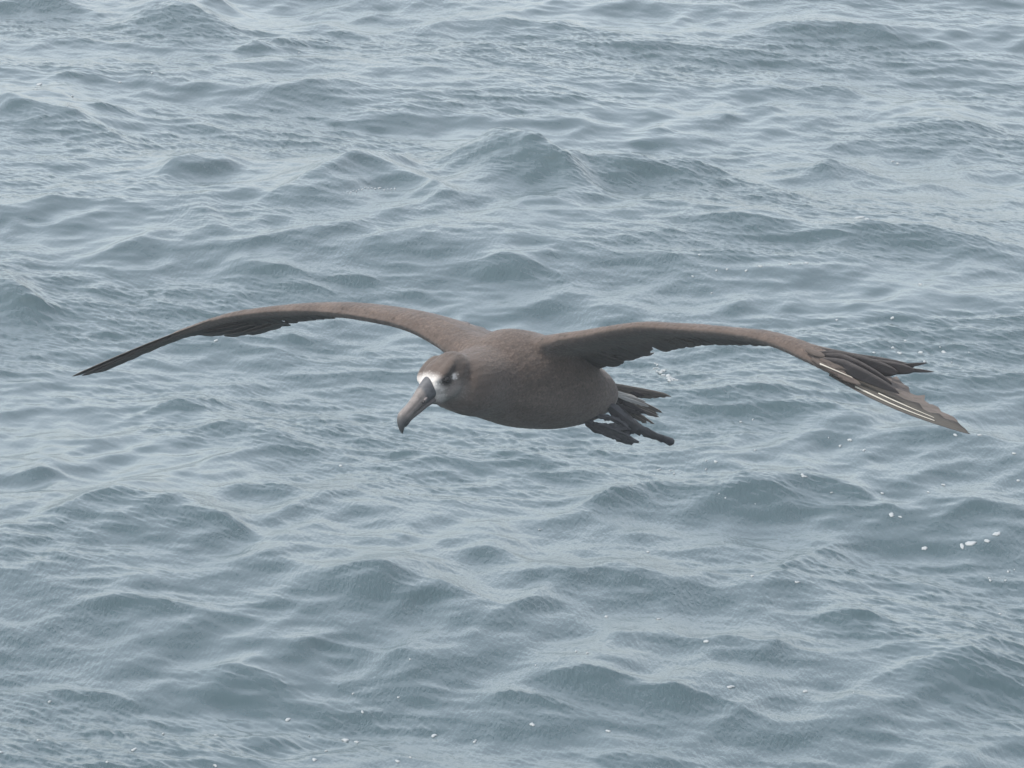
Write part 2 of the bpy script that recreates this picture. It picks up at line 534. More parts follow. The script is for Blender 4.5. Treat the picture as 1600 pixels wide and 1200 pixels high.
def build_body():
    bm = bmesh.new()
    rings = []
    for k in range((len(TORSO) - 1) * 3 + 1):
        t = k / 3
        px, py, a, b = cat(TORSO, t)
        c = V(px, py)
        rings.append([c + SIDE * (a * MPP * math.cos(th)) + UP * (b * MPP * math.sin(th))
                      for th in np.linspace(0, 2 * math.pi, 36, endpoint=False)])
    loft(bm, rings)
    # head
    ellipsoid(bm, hp(0, 0, 0), [HF * 38 * MPP, HU * 28 * MPP, HL * 31 * MPP])
    ellipsoid(bm, hp(16, -10, 0), [HF * 25 * MPP, HU * 20 * MPP, HL * 23 * MPP])
    ellipsoid(bm, hp(-20, -8, 4), [HF * 36 * MPP, HU * 33 * MPP, HL * 34 * MPP])
    NK = [np.append(hp(-4, -3, 0), 24), np.append(V(709, 598, HD + .025), 41), np.append(V(730, 600, -.130), 49),
          np.append(V(752, 596, -.075), 56), np.append(V(782, 592, -.02), 66), np.append(V(815, 592, .03), 62)]
    rings = []
    for k in range(31):
        t = k / 6
        c = cat(NK, t); T = norm(cat(NK, min(t + .1, 5))[:3] - cat(NK, max(t - .1, 0))[:3])
        u = norm(np.cross(T, UP)); v = np.cross(u, T)
        rings.append([c[:3] + (u * math.cos(q) + v * math.sin(q)) * c[3] * MPP for q in np.linspace(0, 2 * math.pi, 33)[:-1]])
    loft(bm, rings)
    for s in (1, -1):
        ellipsoid(bm, hp(-4, 16, 19 * s), [HF * 30 * MPP, HU * 8.5 * MPP, HL * 12 * MPP])     # brow
        ellipsoid(bm, hp(2, -14, 21 * s), [HF * 24 * MPP, HU * 13 * MPP, HL * 13 * MPP])     # cheek
    wr.solid(bm, 13.6)
    wl.solid(bm, 13.0)
    me = bpy.data.meshes.new("tmp_body")
    bm.to_mesh(me); bm.free()
    o = bpy.data.objects.new("tmp_body", me)
    COL.objects.link(o)
    md = o.modifiers.new("r", 'REMESH'); md.mode = 'VOXEL'; md.voxel_size = 0.0026; md.use_smooth_shade = True
    sm = o.modifiers.new("s", 'SMOOTH'); sm.factor = 0.6; sm.iterations = 7
    dg = bpy.context.evaluated_depsgraph_get()
    out = bpy.data.meshes.new_from_object(o.evaluated_get(dg))
    # a second, local smoothing where wings and neck grow out of the trunk
    o.modifiers.clear(); o.data = out
    n = len(out.vertices)
    P = np.empty(n * 3, np.float32); out.vertices.foreach_get("co", P); P = P.reshape(-1, 3)
    wt = np.zeros(n)
    for c, rad in ((V(832, 548, LDEP(832)), 62), (V(850, 575, LDEP(850) + .03), 60), (V(712, 545, RDEP(712)), 50), (V(742, 560), 46),
                   (V(740, 572), 50), (V(730, 622, HD + .05), 56), (V(748, 600, HD + .05), 66)):
        wt = np.maximum(wt, np.clip(1.6 * (1 - np.linalg.norm(P - c, axis=1) / (rad * MPP)), 0, 1))
    wt = np.where(np.linalg.norm(P - hp(10, 2, 0), axis=1) < 36 * MPP, 0, wt)
    vg = o.vertex_groups.new(name="soft")
    for q in range(1, 11):
        vg.add([int(x) for x in np.nonzero(np.round(wt * 10) == q)[0]], q / 10, 'REPLACE')
    s2 = o.modifiers.new("s2", 'SMOOTH'); s2.factor = 0.5; s2.iterations = 90; s2.vertex_group = "soft"
    dg = bpy.context.evaluated_depsgraph_get()
    out = bpy.data.meshes.new_from_object(o.evaluated_get(dg))
    bpy.data.objects.remove(o)
    out.name = "body"
    out.materials.clear()
    n = len(out.vertices)
    P = np.empty(n * 3, np.float32); out.vertices.foreach_get("co", P); P = P.reshape(-1, 3)
    # ---- shape the face: eye sockets
    N = np.empty(n * 3, np.float32); out.vertices.foreach_get("normal", N); N = N.reshape(-1, 3)
    Q = (P - HC) / MPP
    a, b, c = Q @ HF, Q @ HU, Q @ HL
    # ---- plumage colours
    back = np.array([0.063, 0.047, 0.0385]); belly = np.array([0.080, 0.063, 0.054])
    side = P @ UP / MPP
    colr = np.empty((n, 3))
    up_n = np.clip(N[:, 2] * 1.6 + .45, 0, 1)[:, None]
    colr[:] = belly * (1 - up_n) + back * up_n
    rng = np.random.default_rng(2)
    near = (np.abs(a) < 70) & (np.abs(b) < 60) & (np.abs(c) < 60)

    def sstep(x, lo, hi):
        t = np.clip((x - lo) / (hi - lo), 0, 1); return t * t * (3 - 2 * t)

    def mixin(w, colour):
        nonlocal colr
        w = (w * near)[:, None]
        colr = colr * (1 - w) + np.array(colour) * w
    ac = np.abs(c)
    # pale cheek and chin
    rr = np.sqrt(((a - 18) / 1.25) ** 2 + (b + 16) ** 2)
    mixin(sstep(-rr, -30, -6) * .75, (.17, .157, .146))
    # white round the bill base, running up the forehead
    d0 = np.sqrt(((a - 36) * 1.0) ** 2 + ((b - 14) * .85) ** 2 + (c * .55) ** 2)
    mixin(sstep(-d0, -29, -12), (.50, .475, .45))
    d1 = np.sqrt(((a - 33) * 1.6) ** 2 + ((b + 6) * .8) ** 2 + ((ac - 18) * .9) ** 2)
    mixin(sstep(-d1, -18, -7) * .8, (.30, .285, .27))
    # dark lores and eye patch; streak towards the nape also paints the brow's shadow
    de = np.sqrt(((a - 12) / 12) ** 2 + ((b - 9.0) / 9.0) ** 2)
    mixin(sstep(-de, -1.35, -.5) * sstep(ac, 12, 20), (.010, .009, .009))
    ds = np.sqrt(((a + 10) / 26) ** 2 + ((b - 12) / 8.0) ** 2)
    mixin(sstep(-ds, -1.3, -.4) * sstep(ac, 12, 20) * .65, (.030, .024, .021))
    # white crescent below and behind the eye
    ra = np.sqrt(((a - 8) / 1.3) ** 2 + (b - 9.5) ** 2)
    ang = np.degrees(np.arctan2(b - 9.5, a - 7)) % 360
    cr = np.exp(-((ra - 8.6) / 3.2) ** 2) * sstep(ang, 180, 202) * sstep(-ang, -262, -232)
    mixin(cr * sstep(ac, 10, 18), (.50, .475, .45))
    # pale vent under the tail
    dv = np.sqrt(((P - V(950, 634)) ** 2).sum(1)) / MPP
    w = (sstep(-dv, -40, -10) * .7)[:, None]
    colr = colr * (1 - w) + np.array([.26, .25, .25]) * w
    at = out.color_attributes.new("plumage", 'FLOAT_COLOR', 'POINT')
    at.data.foreach_set("color", np.concatenate([colr, np.ones((n, 1))], 1).astype(np.float32).ravel())
    return link_mesh("body", out, plumage_material(), bird)


def plumage_material():
    m, nt, bs, out = new_mat("plumage")
    L = nt.links
    at = node(nt, "ShaderNodeAttribute", attribute_name="plumage")
    tc = node(nt, "ShaderNodeTexCoord")
    # rotate so that x runs along the body, then stretch
    mp = node(nt, "ShaderNodeMapping")
    yaw = math.atan2(FWD[1], FWD[0])
    mp0 = node(nt, "ShaderNodeMapping")
    mp0.inputs['Rotation'].default_value = (0, 0, -yaw)
    mp.inputs['Scale'].default_value = (0.28, 1, 1)
    L.new(tc.outputs['Object'], mp0.inputs['Vector'])
    L.new(mp0.outputs[0], mp.inputs['Vector'])
    n1 = node(nt, "ShaderNodeTexNoise", Scale=330.0, Detail=4.0, Roughness=0.6)
    n2 = node(nt, "ShaderNodeTexNoise", Scale=26.0, Detail=4.0, Roughness=0.6)
    v = node(nt, "ShaderNodeTexVoronoi", Scale=120.0)
    for k in (n1, n2, v):
        L.new(mp.outputs[0], k.inputs['Vector'])
    mr = node(nt, "ShaderNodeMapRange")
    mr.inputs['To Min'].default_value = 0.62; mr.inputs['To Max'].default_value = 1.38
    mr.inputs['From Min'].default_value = .25; mr.inputs['From Max'].default_value = .75
    ad = node(nt, "ShaderNodeMath", operation='ADD')
    h1 = node(nt, "ShaderNodeMath", operation='MULTIPLY'); h1.inputs[1].default_value = .28
    h2 = node(nt, "ShaderNodeMath", operation='MULTIPLY'); h2.inputs[1].default_value = .72
    L.new(n1.outputs[0], h1.inputs[0]); L.new(n2.outputs[0], h2.inputs[0])
    L.new(h1.outputs[0], ad.inputs[0]); L.new(h2.outputs[0], ad.inputs[1])
    L.new(ad.outputs[0], mr.inputs[0])
    mul = node(nt, "ShaderNodeVectorMath", operation='SCALE')
    L.new(at.outputs['Color'], mul.inputs[0]); L.new(mr.outputs[0], mul.inputs['Scale'])
    L.new(mul.outputs[0], bs.inputs['Base Color'])
    bs.inputs['Roughness'].default_value = 0.85
    bs.inputs['Specular IOR Level'].default_value = 0.15
    bs.inputs['Sheen Weight'].default_value = 0.12
    bs.inputs['Sheen Roughness'].default_value = 0.6
    b1 = node(nt, "ShaderNodeBump", Strength=0.3, Distance=0.0016)
    L.new(n1.outputs[0], b1.inputs['Height'])
    b2 = node(nt, "ShaderNodeBump", Strength=0.35, Distance=0.003)
    L.new(v.outputs[0], b2.inputs['Height']); L.new(b1.outputs[0], b2.inputs['Normal'])
    L.new(b2.outputs[0], bs.inputs['Normal'])
    return m


def simple_mat(name, colour, rough=.6, var=.25, scale=60.0, bump=.0, stretch=(1, 1, 1), spec=.3, colour2=None):
    m, nt, bs, out = new_mat(name)
    L = nt.links
    tc = node(nt, "ShaderNodeTexCoord")
    mp = node(nt, "ShaderNodeMapping"); mp.inputs['Scale'].default_value = stretch
    L.new(tc.outputs['Object'], mp.inputs['Vector'])
    nz = node(nt, "ShaderNodeTexNoise", Scale=scale, Detail=5.0, Roughness=0.6)
    L.new(mp.outputs[0], nz.inputs['Vector'])
    mx = node(nt, "ShaderNodeMix", data_type='RGBA')
    c1 = tuple(x * (1 - var) for x in colour) + (1,)
    c2 = tuple(x * (1 + var) for x in (colour2 or colour)) + (1,)
    mx.inputs[6].default_value = c1; mx.inputs[7].default_value = c2
    mr = node(nt, "ShaderNodeMapRange"); mr.inputs['From Min'].default_value = .3; mr.inputs['From Max'].default_value = .7
    L.new(nz.outputs[0], mr.inputs[0]); L.new(mr.outputs[0], mx.inputs[0]); L.new(mx.outputs[2], bs.inputs['Base Color'])
    bs.inputs['Roughness'].default_value = rough
    bs.inputs['Specular IOR Level'].default_value = spec
    if bump:
        bp = node(nt, "ShaderNodeBump", Strength=bump, Distance=0.002)
        L.new(nz.outputs[0], bp.inputs['Height']); L.new(bp.outputs[0], bs.inputs['Normal'])
    return m


body = build_body()


def contour_feathers():
    """thousands of small overlapping body feathers lying along the flow of the plumage"""
    me0 = body.data
    n = len(me0.vertices)
    P = np.empty(n * 3, np.float32); me0.vertices.foreach_get("co", P); P = P.reshape(-1, 3)
    N = np.empty(n * 3, np.float32); me0.vertices.foreach_get("normal", N); N = N.reshape(-1, 3)
    C = np.empty(n * 4, np.float32); me0.color_attributes["plumage"].data.foreach_get("color", C); C = C.reshape(-1, 4)
    rng = np.random.default_rng(5)
    pick = rng.choice(n, min(n, 30000), replace=False)
    Q = (P - HC) / MPP
    face = (np.abs(Q @ HF) < 62) & (np.abs(Q @ HU) < 50) & (np.abs(Q @ HL) < 50)
    from mathutils.bvhtree import BVHTree
    bvh = BVHTree.FromPolygons([tuple(p) for p in P], [tuple(q.vertices) for q in me0.polygons])
    vs, fs, cs = [], [], []
    for i in pick:
        nn = N[i].astype(float); p = P[i].astype(float)
        T = -FWD + rng.normal(size=3) * .12
        T = T - nn * np.dot(T, nn)
        if np.linalg.norm(T) < .35:
            continue
        T = norm(T); S = np.cross(nn, T)
        sc = .45 if face[i] else 1.0
        L_ = (.007 + .005 * rng.random()) * sc; w = (.0018 + .0011 * rng.random()) * sc
        lift = .0004 + .0005 * rng.random()
        if face[i]:
            lift *= .45
        b = len(vs)
        for x, y, z in ((0, -.5, -.0008), (0, .5, -.0008), (.45, -1, .25), (.45, 1, .25), (.82, -.75, .7), (.82, .75, .7), (1, 0, 1)):
            h = z if z < 0 else z * lift
            q = p + T * (x * L_) + S * (y * w)
            hit, hn, _, _ = bvh.find_nearest(Vector(q))
            vs.append(np.array(hit) + np.array(hn) * h)
        fs += [(b, b + 2, b + 3, b + 1), (b + 2, b + 4, b + 5, b + 3), (b + 4, b + 6, b + 5)]
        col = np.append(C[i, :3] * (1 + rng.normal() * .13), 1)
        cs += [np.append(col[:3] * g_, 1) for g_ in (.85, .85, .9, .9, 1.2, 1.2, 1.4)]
    me = bpy.data.meshes.new("contour_feathers")
    me.from_pydata([tuple(v) for v in vs], [], fs)
    me.polygons.foreach_set("use_smooth", np.ones(len(fs), dtype=bool))
    at = me.color_attributes.new("plumage", 'FLOAT_COLOR', 'POINT')
    at.data.foreach_set("color", np.array(cs, np.float32).ravel())
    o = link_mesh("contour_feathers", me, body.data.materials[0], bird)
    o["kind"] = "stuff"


contour_feathers()


# ------------------------------------------------------------------ feathers
def feather_mat(name, colour, edge, freq=300):
    m, nt, bs, out = new_mat(name)
    L = nt.links
    at = node(nt, "ShaderNodeAttribute", attribute_name="vane")      # x along, y across (-1..1)
    sx = node(nt, "ShaderNodeSeparateXYZ"); L.new(at.outputs['Vector'], sx.inputs[0])
    ab = node(nt, "ShaderNodeMath", operation='ABSOLUTE'); L.new(sx.outputs[1], ab.inputs[0])
    mr = node(nt, "ShaderNodeMapRange"); mr.inputs['From Min'].default_value = .55; mr.inputs['From Max'].default_value = 1.05
    L.new(ab.outputs[0], mr.inputs[0])
    # barbs slant back from the shaft
    sl = node(nt, "ShaderNodeMath", operation='MULTIPLY'); sl.inputs[1].default_value = .12; L.new(ab.outputs[0], sl.inputs[0])
    sb = node(nt, "ShaderNodeMath", operation='SUBTRACT'); L.new(sx.outputs[0], sb.inputs[0]); L.new(sl.outputs[0], sb.inputs[1])
    cb = node(nt, "ShaderNodeCombineXYZ"); L.new(sb.outputs[0], cb.inputs[0]); L.new(sx.outputs[2], cb.inputs[2])
    mp = node(nt, "ShaderNodeMapping"); mp.inputs['Scale'].default_value = (26, 2, 9)
    L.new(cb.outputs[0], mp.inputs['Vector'])
    nz = node(nt, "ShaderNodeTexNoise", Scale=2.4, Detail=4.0, Roughness=.65)
    L.new(mp.outputs[0], nz.inputs['Vector'])
    mx = node(nt, "ShaderNodeMix", data_type='RGBA')
    mx.inputs[6].default_value = colour + (1,); mx.inputs[7].default_value = edge + (1,)
    L.new(mr.outputs[0], mx.inputs[0])
    m2 = node(nt, "ShaderNodeMapRange"); m2.inputs['From Min'].default_value = .3; m2.inputs['From Max'].default_value = .7
    m2.inputs['To Min'].default_value = .65; m2.inputs['To Max'].default_value = 1.35
    L.new(nz.outputs[0], m2.inputs[0])
    mul = node(nt, "ShaderNodeVectorMath", operation='SCALE')
    L.new(mx.outputs[2], mul.inputs[0]); L.new(m2.outputs[0], mul.inputs['Scale'])
    L.new(mul.outputs[0], bs.inputs['Base Color'])
    bs.inputs['Roughness'].default_value = .62
    bs.inputs['Specular IOR Level'].default_value = .25
    bp = node(nt, "ShaderNodeBump", Strength=.5, Distance=.0012)
    L.new(nz.outputs[0], bp.inputs['Height']); L.new(bp.outputs[0], bs.inputs['Normal'])
    return m


M_FEATH = feather_mat("flight_feather", (.085, .074, .069), (.10, .086, .078))
M_COVERT = feather_mat("covert_feather", (.060, .047, .040), (.070, .056, .048))
M_DARKF = feather_mat("dark_feather", (.028, .025, .026), (.040, .035, .034))
M_BROWNF = feather_mat("brown_primary", (.070, .060, .054), (.13, .108, .094))
M_PRIM = feather_mat("outer_primary", (.034, .031, .026), (.030, .026, .024))
M_TAILF = feather_mat("tail_feather", (.070, .061, .055), (.16, .14, .12))
M_WHITEF = feather_mat("white_covert", (.24, .235, .225), (.36, .35, .33))
M_SHAFT = simple_mat("shaft", (.40, .38, .33), .45, .06)


def blade(name, path, wdir, w, mat, parent=None, lead=.35, point=.5, camber=.08, shaft=None, sh_r=.0009, seed=0, ragged=0.0,
          sh_range=(.0, .97), sh_off=1.0, root=.35):
    """one feather: path = 3+ local points root to tip; wdir = trailing-side direction; lead = share of the width ahead of the shaft"""
    rng = np.random.default_rng(seed + 77)
    path = np.array(path); n = 22
    m = len(path) - 1
    rows = []; at = []
    shaft_pts = []
    for k in range(n + 1):
        t = k / n
        c = cat(path, t * m)
        T = norm(cat(path, min(t + .02, 1) * m) - cat(path, max(t - .02, 0) * m))
        wd = norm(wdir - T * np.dot(wdir, T))
        nn = norm(np.cross(T, wd))
        if nn[2] < 0:
            nn = -nn
        t0 = 1 - point
        f = (root + (1 - root) * min(1, t / .3)) if t < t0 else (root + (1 - root) * min(1, t / .3)) * max(0.03, max(0.0, 1 - ((t - t0) / point) ** 2) ** .78)
        row = []; ra = []
        rag = 1 + (rng.normal() * ragged if t > .35 else 0)
        for v in (-1, -.55, 0, .5, 1):
            wv = v * w * f * (lead if v < 0 else (1 - lead)) * (rag if v == 1 else 1)
            off = -camber * w * f * v * v
            row.append((c + wd * wv + nn * (off + (.0007 if v == 0 else .0003)), c + wd * wv + nn * (off - .0004)))
            ra.append(v)
        rows.append(row); at.append((t, ra))
        shaft_pts.append((t, c + nn * (.0012 * sh_off), f, c - nn * (.0010)))
    verts = []; attr = []
    for r, (t, ra) in zip(rows, at):
        for (p, q), v in zip(r, ra):
            verts.append(p); attr.append((t, v, seed * .37))
        for (p, q), v in reversed(list(zip(r, ra))):
            verts.append(q); attr.append((t, v, seed * .37))
    faces = []
    for k in range(n):
        for j in range(10):
            a = k * 10 + j; b = k * 10 + (j + 1) % 10
            faces.append((a, b, b + 10, a + 10))
    faces.append(tuple(range(9, -1, -1))); faces.append(tuple(n * 10 + j for j in range(10)))
    me = bpy.data.meshes.new(name)
    me.from_pydata([tuple(v) for v in verts], [], faces)
    me.polygons.foreach_set("use_smooth", np.ones(len(faces), dtype=bool))
    av = me.attributes.new("vane", 'FLOAT_VECTOR', 'POINT')
    av.data.foreach_set("vector", np.array(attr, np.float32).ravel())
    me.update()
    o = link_mesh(name, me, mat, parent or bird)
    if shaft is not None:
        bm = bmesh.new()
        rings = []
        for t, c, f, c2 in shaft_pts:
            if t < sh_range[0] or t > sh_range[1]:
                continue
            r = sh_r * (1.15 - .8 * (t - sh_range[0]) / (sh_range[1] - sh_range[0]))
            rings.append([c + AU * (r * math.cos(q)) + AX * (r * math.sin(q)) * .6 + AF * (r * math.sin(q)) * .6 for q in np.linspace(0, 6.283, 7)[:-1]])
        loft(bm, rings)
        bmesh.ops.recalc_face_normals(bm, faces=bm.faces)
        ms = bpy.data.meshes.new("shaft"); bm.to_mesh(ms); bm.free()
        link_mesh("shaft", ms, shaft, o)
    return o


def trailing_feathers(wing, t0, t1, count, u0, out, name, mat, width, sweep=.25, off=-.002, tips=None, seed=0, wob=.02):
    rng = np.random.default_rng(seed)
    for k in range(count):
        t = t0 + (t1 - t0) * k / (count - 1)
        ts = min(t + sweep, wing.n)
        ov = out + rng.normal() * wob
        if tips:
            ov *= np.interp(t, tips[0], tips[1])
        p0 = wing.point(t, u0, off)
        p1 = wing.point((t + ts) / 2, (u0 + ov) / 2 + .04, off * .8 + .0005 * (k % 2))
        LE, TE, r, c, T, n = wing.frame(ts)
        p2 = LE + (TE - LE) * ov + n * (c * 4 * .96 * .04 - .0003 * (k % 2))
        blade(name, [p0, p1, p2], T, width, mat, lead=.42, point=.22, seed=seed * 50 + k, camber=.03, ragged=.28)


# secondaries and the covert row above them
trailing_feathers(wr, 2.0, 11.4, 26, .45, 1.0, "secondary_feather", M_FEATH, .030, sweep=.3, seed=1, wob=.035)
trailing_feathers(wl, .7, 8.6, 30, .45, 1.0, "secondary_feather", M_FEATH, .030, sweep=.3, seed=2, wob=.035,
                  tips=([0, 1, 3.3, 3.6, 4.1, 4.3, 4.5, 9], [1.0, 1.12, 1.12, 1.02, .72, 1.22, 1.0, 1.0]))


def pw(dep, *pts):
    return [V(p[0], p[1], dep(p[0]) + (p[2] if len(p) > 2 else 0.0)) for p in pts]


# primaries of the far wing: base, middle, tip; first one coloured as the lit top edge
for k, (a, b, c, w, mt) in enumerate([
        ((330, 500, -.004), (225, 540, -.004), (113, 588, .0), .016, M_BROWNF), ((335, 503, .004), (235, 541, .006), (128, 587, .004), .020, M_FEATH),
        ((345, 502, .010), (245, 539, .012), (146, 583, .008), .020, M_FEATH),
        ((350, 502, .016), (262, 533, .018), (174, 571, .016), .018, M_FEATH), ((355, 502, .022), (280, 527, .024), (202, 555, .022), .018, M_FEATH),
        ((360, 503, .028), (300, 521, .030), (230, 542, .028), .018, M_FEATH), ((370, 504, .034), (318, 517, .036), (256, 532, .034), .018, M_FEATH),
        ((385, 505, .040), (335, 516, .044), (283, 524, .040), .024, M_FEATH), ((400, 506, .048), (358, 518, .050), (316, 524, .048), .026, M_FEATH),
        ((420, 506, .056), (385, 518, .060), (350, 525, .056), .028, M_FEATH), ((440, 505, .064), (412, 514, .07), (385, 522, .064), .028, M_FEATH)]):
    blade("primary_feather", pw(RDEP, a, b, c), AX * .6 + AF * .8 - AU * .12, w, mt, lead=.3, point=.16, seed=100 + k, camber=.02, ragged=.10)

# primaries of the near wing: the long outer ones
outer = AX * .62 + AF * .55 + AU * .55
for k, (a, b, c, w, mt, sh, lead) in enumerate([
        ((1296, 585, -.010), (1403, 636, -.010), (1516, 678, .0), .015, M_PRIM, (.20, .76), .45),
        ((1298, 580, -.005), (1405, 630, -.004), (1512, 675, .003), .022, M_PRIM, (.34, .74), .25),
        ((1300, 574, .004), (1400, 622, .006), (1500, 669, .010), .030, M_BROWNF, None, .2),
        ((1298, 571, .012), (1390, 613, .016), (1482, 658, .018), .030, M_BROWNF, None, .2),
        ((1296, 569, .020), (1380, 605, .024), (1458, 645, .026), .030, M_BROWNF, None, .2),
        ((1294, 566, .028), (1366, 596, .032), (1436, 632, .034), .027, M_BROWNF, None, .2),
        ((1292, 564, .036), (1356, 589, .040), (1416, 619, .042), .026, M_BROWNF, None, .2)]):
    blade("primary_feather", pw(LDEP, a, b, c), outer, w, mt, lead=lead, point=.55, seed=200 + k, ragged=.24,
          shaft=M_SHAFT if sh else None, sh_range=sh or (0, 1), sh_r=.0014 if k == 0 else .0010, camber=.03)
# the shorter inner primaries, undersides turned out, in a colour darkened for their shade
inner = AX * .25 + AF * .3 - AU * .9
for k, (a, b, c, w, mt, sh, lead, pt) in enumerate([
        ((1286, 566, -.016), (1348, 592, -.018), (1405, 615, -.012), .030, M_DARKF, (.0, .42), .80, .85),
        ((1284, 560, -.004), (1340, 577, -.004), (1394, 600, .002), .040, M_DARKF, None, .55, .9),
        ((1281, 555, .006), (1338, 568, .008), (1404, 582, .010), .036, M_DARKF, None, .5, .5),
        ((1280, 553, .012), (1350, 568, .012), (1430, 579, .014), .024, M_DARKF, None, .5, .3),
        ((1280, 551, .016), (1370, 572, .016), (1459, 581, .018), .013, M_DARKF, (.72, .86), .5, .7),
        ((1275, 549, .020), (1365, 572, .020), (1449, 567, .022), .014, M_DARKF, None, .4, .8),
        ((1272, 547, .026), (1340, 562, .028), (1428, 573, .030), .028, M_DARKF, None, .4, .4),
        ((1240, 536, .026), (1290, 548, .028), (1372, 563, .030), .018, M_FEATH, None, .4, .8)]):
    blade("primary_feather", pw(LDEP, a, b, c), inner, w, mt, lead=lead, point=pt, seed=300 + k,
          shaft=M_SHAFT if sh else None, sh_range=sh or (0, 1), sh_r=.0012, sh_off=-6 if k == 0 else 1.0, camber=.008)

# coverts over the roots of the hand feathers
rngc = np.random.default_rng(9)
for k in range(22):
    f = rngc.random(); g = rngc.random()
    x0, y0 = 1258 + 34 * g + 10 * f, 550 + 20 * g - 6 + 17 * f
    L1 = 26 + 20 * rngc.random()
    blade("covert_feather", pw(LDEP, (x0, y0, -.016 - .002 * f), (x0 + L1 * .5, y0 + L1 * (.20 + .12 * f), -.021 - .002 * f), (x0 + L1, y0 + L1 * (.36 + .2 * f), -.019 - .002 * f)),
          AU * .9 + AX * .3, .0105, M_COVERT, lead=.5, point=.5, seed=600 + k, camber=.03, root=.7, ragged=.1)

# tail
TD = depth(965)
rngt = np.random.default_rng(12)
for k, (a, b, c, w, mt, cnt, fan) in enumerate([
        ((930, 600, .0), (995, 612, .05), (1044, 620, .08), .008, M_TAILF, 4, 3.0),
        ((932, 606, .0), (970, 613, .04), (1003, 620, .05), .009, M_DARKF, 3, 3.5),
        ((932, 614, -.02), (985, 631, .03), (1031, 647, .05), .008, M_TAILF, 4, 3.5),
        ((935, 618, -.03), (978, 638, .02), (1008, 652, .03), .009, M_DARKF, 4, 4.5),
        ((940, 622, -.03), (985, 643, .02), (1022, 663, .03), .006, M_TAILF, 2, 2.0),
        ((958, 628, .0), (988, 646, .03), (1016, 653, .045), .006, M_WHITEF, 1, 0),
        ((955, 612, -.02), (975, 618, .01), (996, 622, .02), .009, M_WHITEF, 1, 0),
        ((960, 616, -.02), (982, 621, .01), (1006, 628, .02), .006, M_WHITEF, 1, 0),
        ((965, 619, -.02), (988, 627, .01), (1011, 634, .03), .006, M_WHITEF, 1, 0),
        ((940, 640, -.06), (962, 643, -.03), (984, 655, .0), .010, M_WHITEF, 1, 0),
        ((940, 618, -.02), (975, 634, .0), (1000, 644, .02), .008, M_DARKF, 3, 4.0),
        ((952, 632, -.02), (990, 654, .02), (1028, 678, .03), .005, M_DARKF, 1, 0)]):
    for q in range(cnt):
        o_ = (q - (cnt - 1) / 2) * fan
        e_ = rngt.normal() * 5 - (3 if q else 0)
        P3 = [(a[0], a[1] + o_ * .8, a[2] + q * .001), (b[0] + e_ * .5, b[1] + o_ * 1.0 + rngt.normal() * .5, b[2] + q * .001),
              (c[0] + e_, c[1] + o_ * .8 + e_ * .25 + rngt.normal() * .8, c[2] + q * .001)]
        blade("tail_feather", [V(p[0], p[1], TD + p[2]) for p in P3], AX * .1 + AF * .35 - AU * .9, w * (.8 + .4 * rngt.random()), mt, lead=.5,
              point=.35, seed=400 + k * 7 + q, camber=.02, ragged=.3)

# ------------------------------------------------------------------ feet
M_FOOT = simple_mat("foot_skin", (.040, .040, .044), .5, .35, 90, .4)


def sheet(bm, pts, dep, th=.0018):
    """a web of skin: outline of px points with its own depth, given thickness"""
    rng = np.random.default_rng(len(pts))
    fine = []
    for k, a in enumerate(pts):                      # worn, frayed edge
        b = pts[(k + 1) % len(pts)]
        fine.append(a)
        m_ = int(math.hypot(b[0] - a[0], b[1] - a[1]) / 4)
        for q in range(1, m_ + 1):
            f = q / (m_ + 1)
            fine.append((a[0] + (b[0] - a[0]) * f + rng.normal() * .7, a[1] + (b[1] - a[1]) * f + rng.normal() * .9, a[2] + (b[2] - a[2]) * f))
    pts = fine
    top = [bm.verts.new(V(x, y, dep + e)) for x, y, e in pts]
    bot = [bm.verts.new(Vector(v.co) + Vector(AF * th)) for v in top]
    c = bm.verts.new(sum((v.co for v in top), Vector()) / len(top)); d = bm.verts.new(c.co + Vector(AF * th))
    n = len(top)
    for k in range(n):
        k2 = (k + 1) % n
        bm.faces.new((top[k], top[k2], c)); bm.faces.new((bot[k2], bot[k], d))
        bm.faces.new((top[k], bot[k], bot[k2], top[k2]))


def tube(bm, pts, dep, rs, seg=9):
    P = [V(x, y, dep + e) for x, y, e in pts]
    rings = []
    m = len(P) - 1
    for k in range(m * 4 + 1):
        t = k / 4
        c = cat(P, t); r = np.interp(t, range(m + 1), rs) * MPP
        r *= 1 + .06 * math.sin(k * 2.3)
        T = norm(cat(P, min(t + .1, m)) - cat(P, max(t - .1, 0)))
        u = norm(np.cross(T, AF)); v = norm(np.cross(T, u))
        rings.append([c + (u * math.cos(q) + v * math.sin(q)) * r for q in np.linspace(0, 2 * math.pi, seg + 1)[:-1]])
    loft(bm, rings)


def foot(parts):
    bm = bmesh.new()
    for kind, *a in parts:
        (tube if kind == 't' else sheet)(bm, *a)
    bmesh.ops.recalc_face_normals(bm, faces=bm.faces)
    for f in bm.faces:
        f.smooth = True
    me = bpy.data.meshes.new("foot"); bm.to_mesh(me); bm.free()
    return link_mesh("foot", me, M_FOOT, bird)


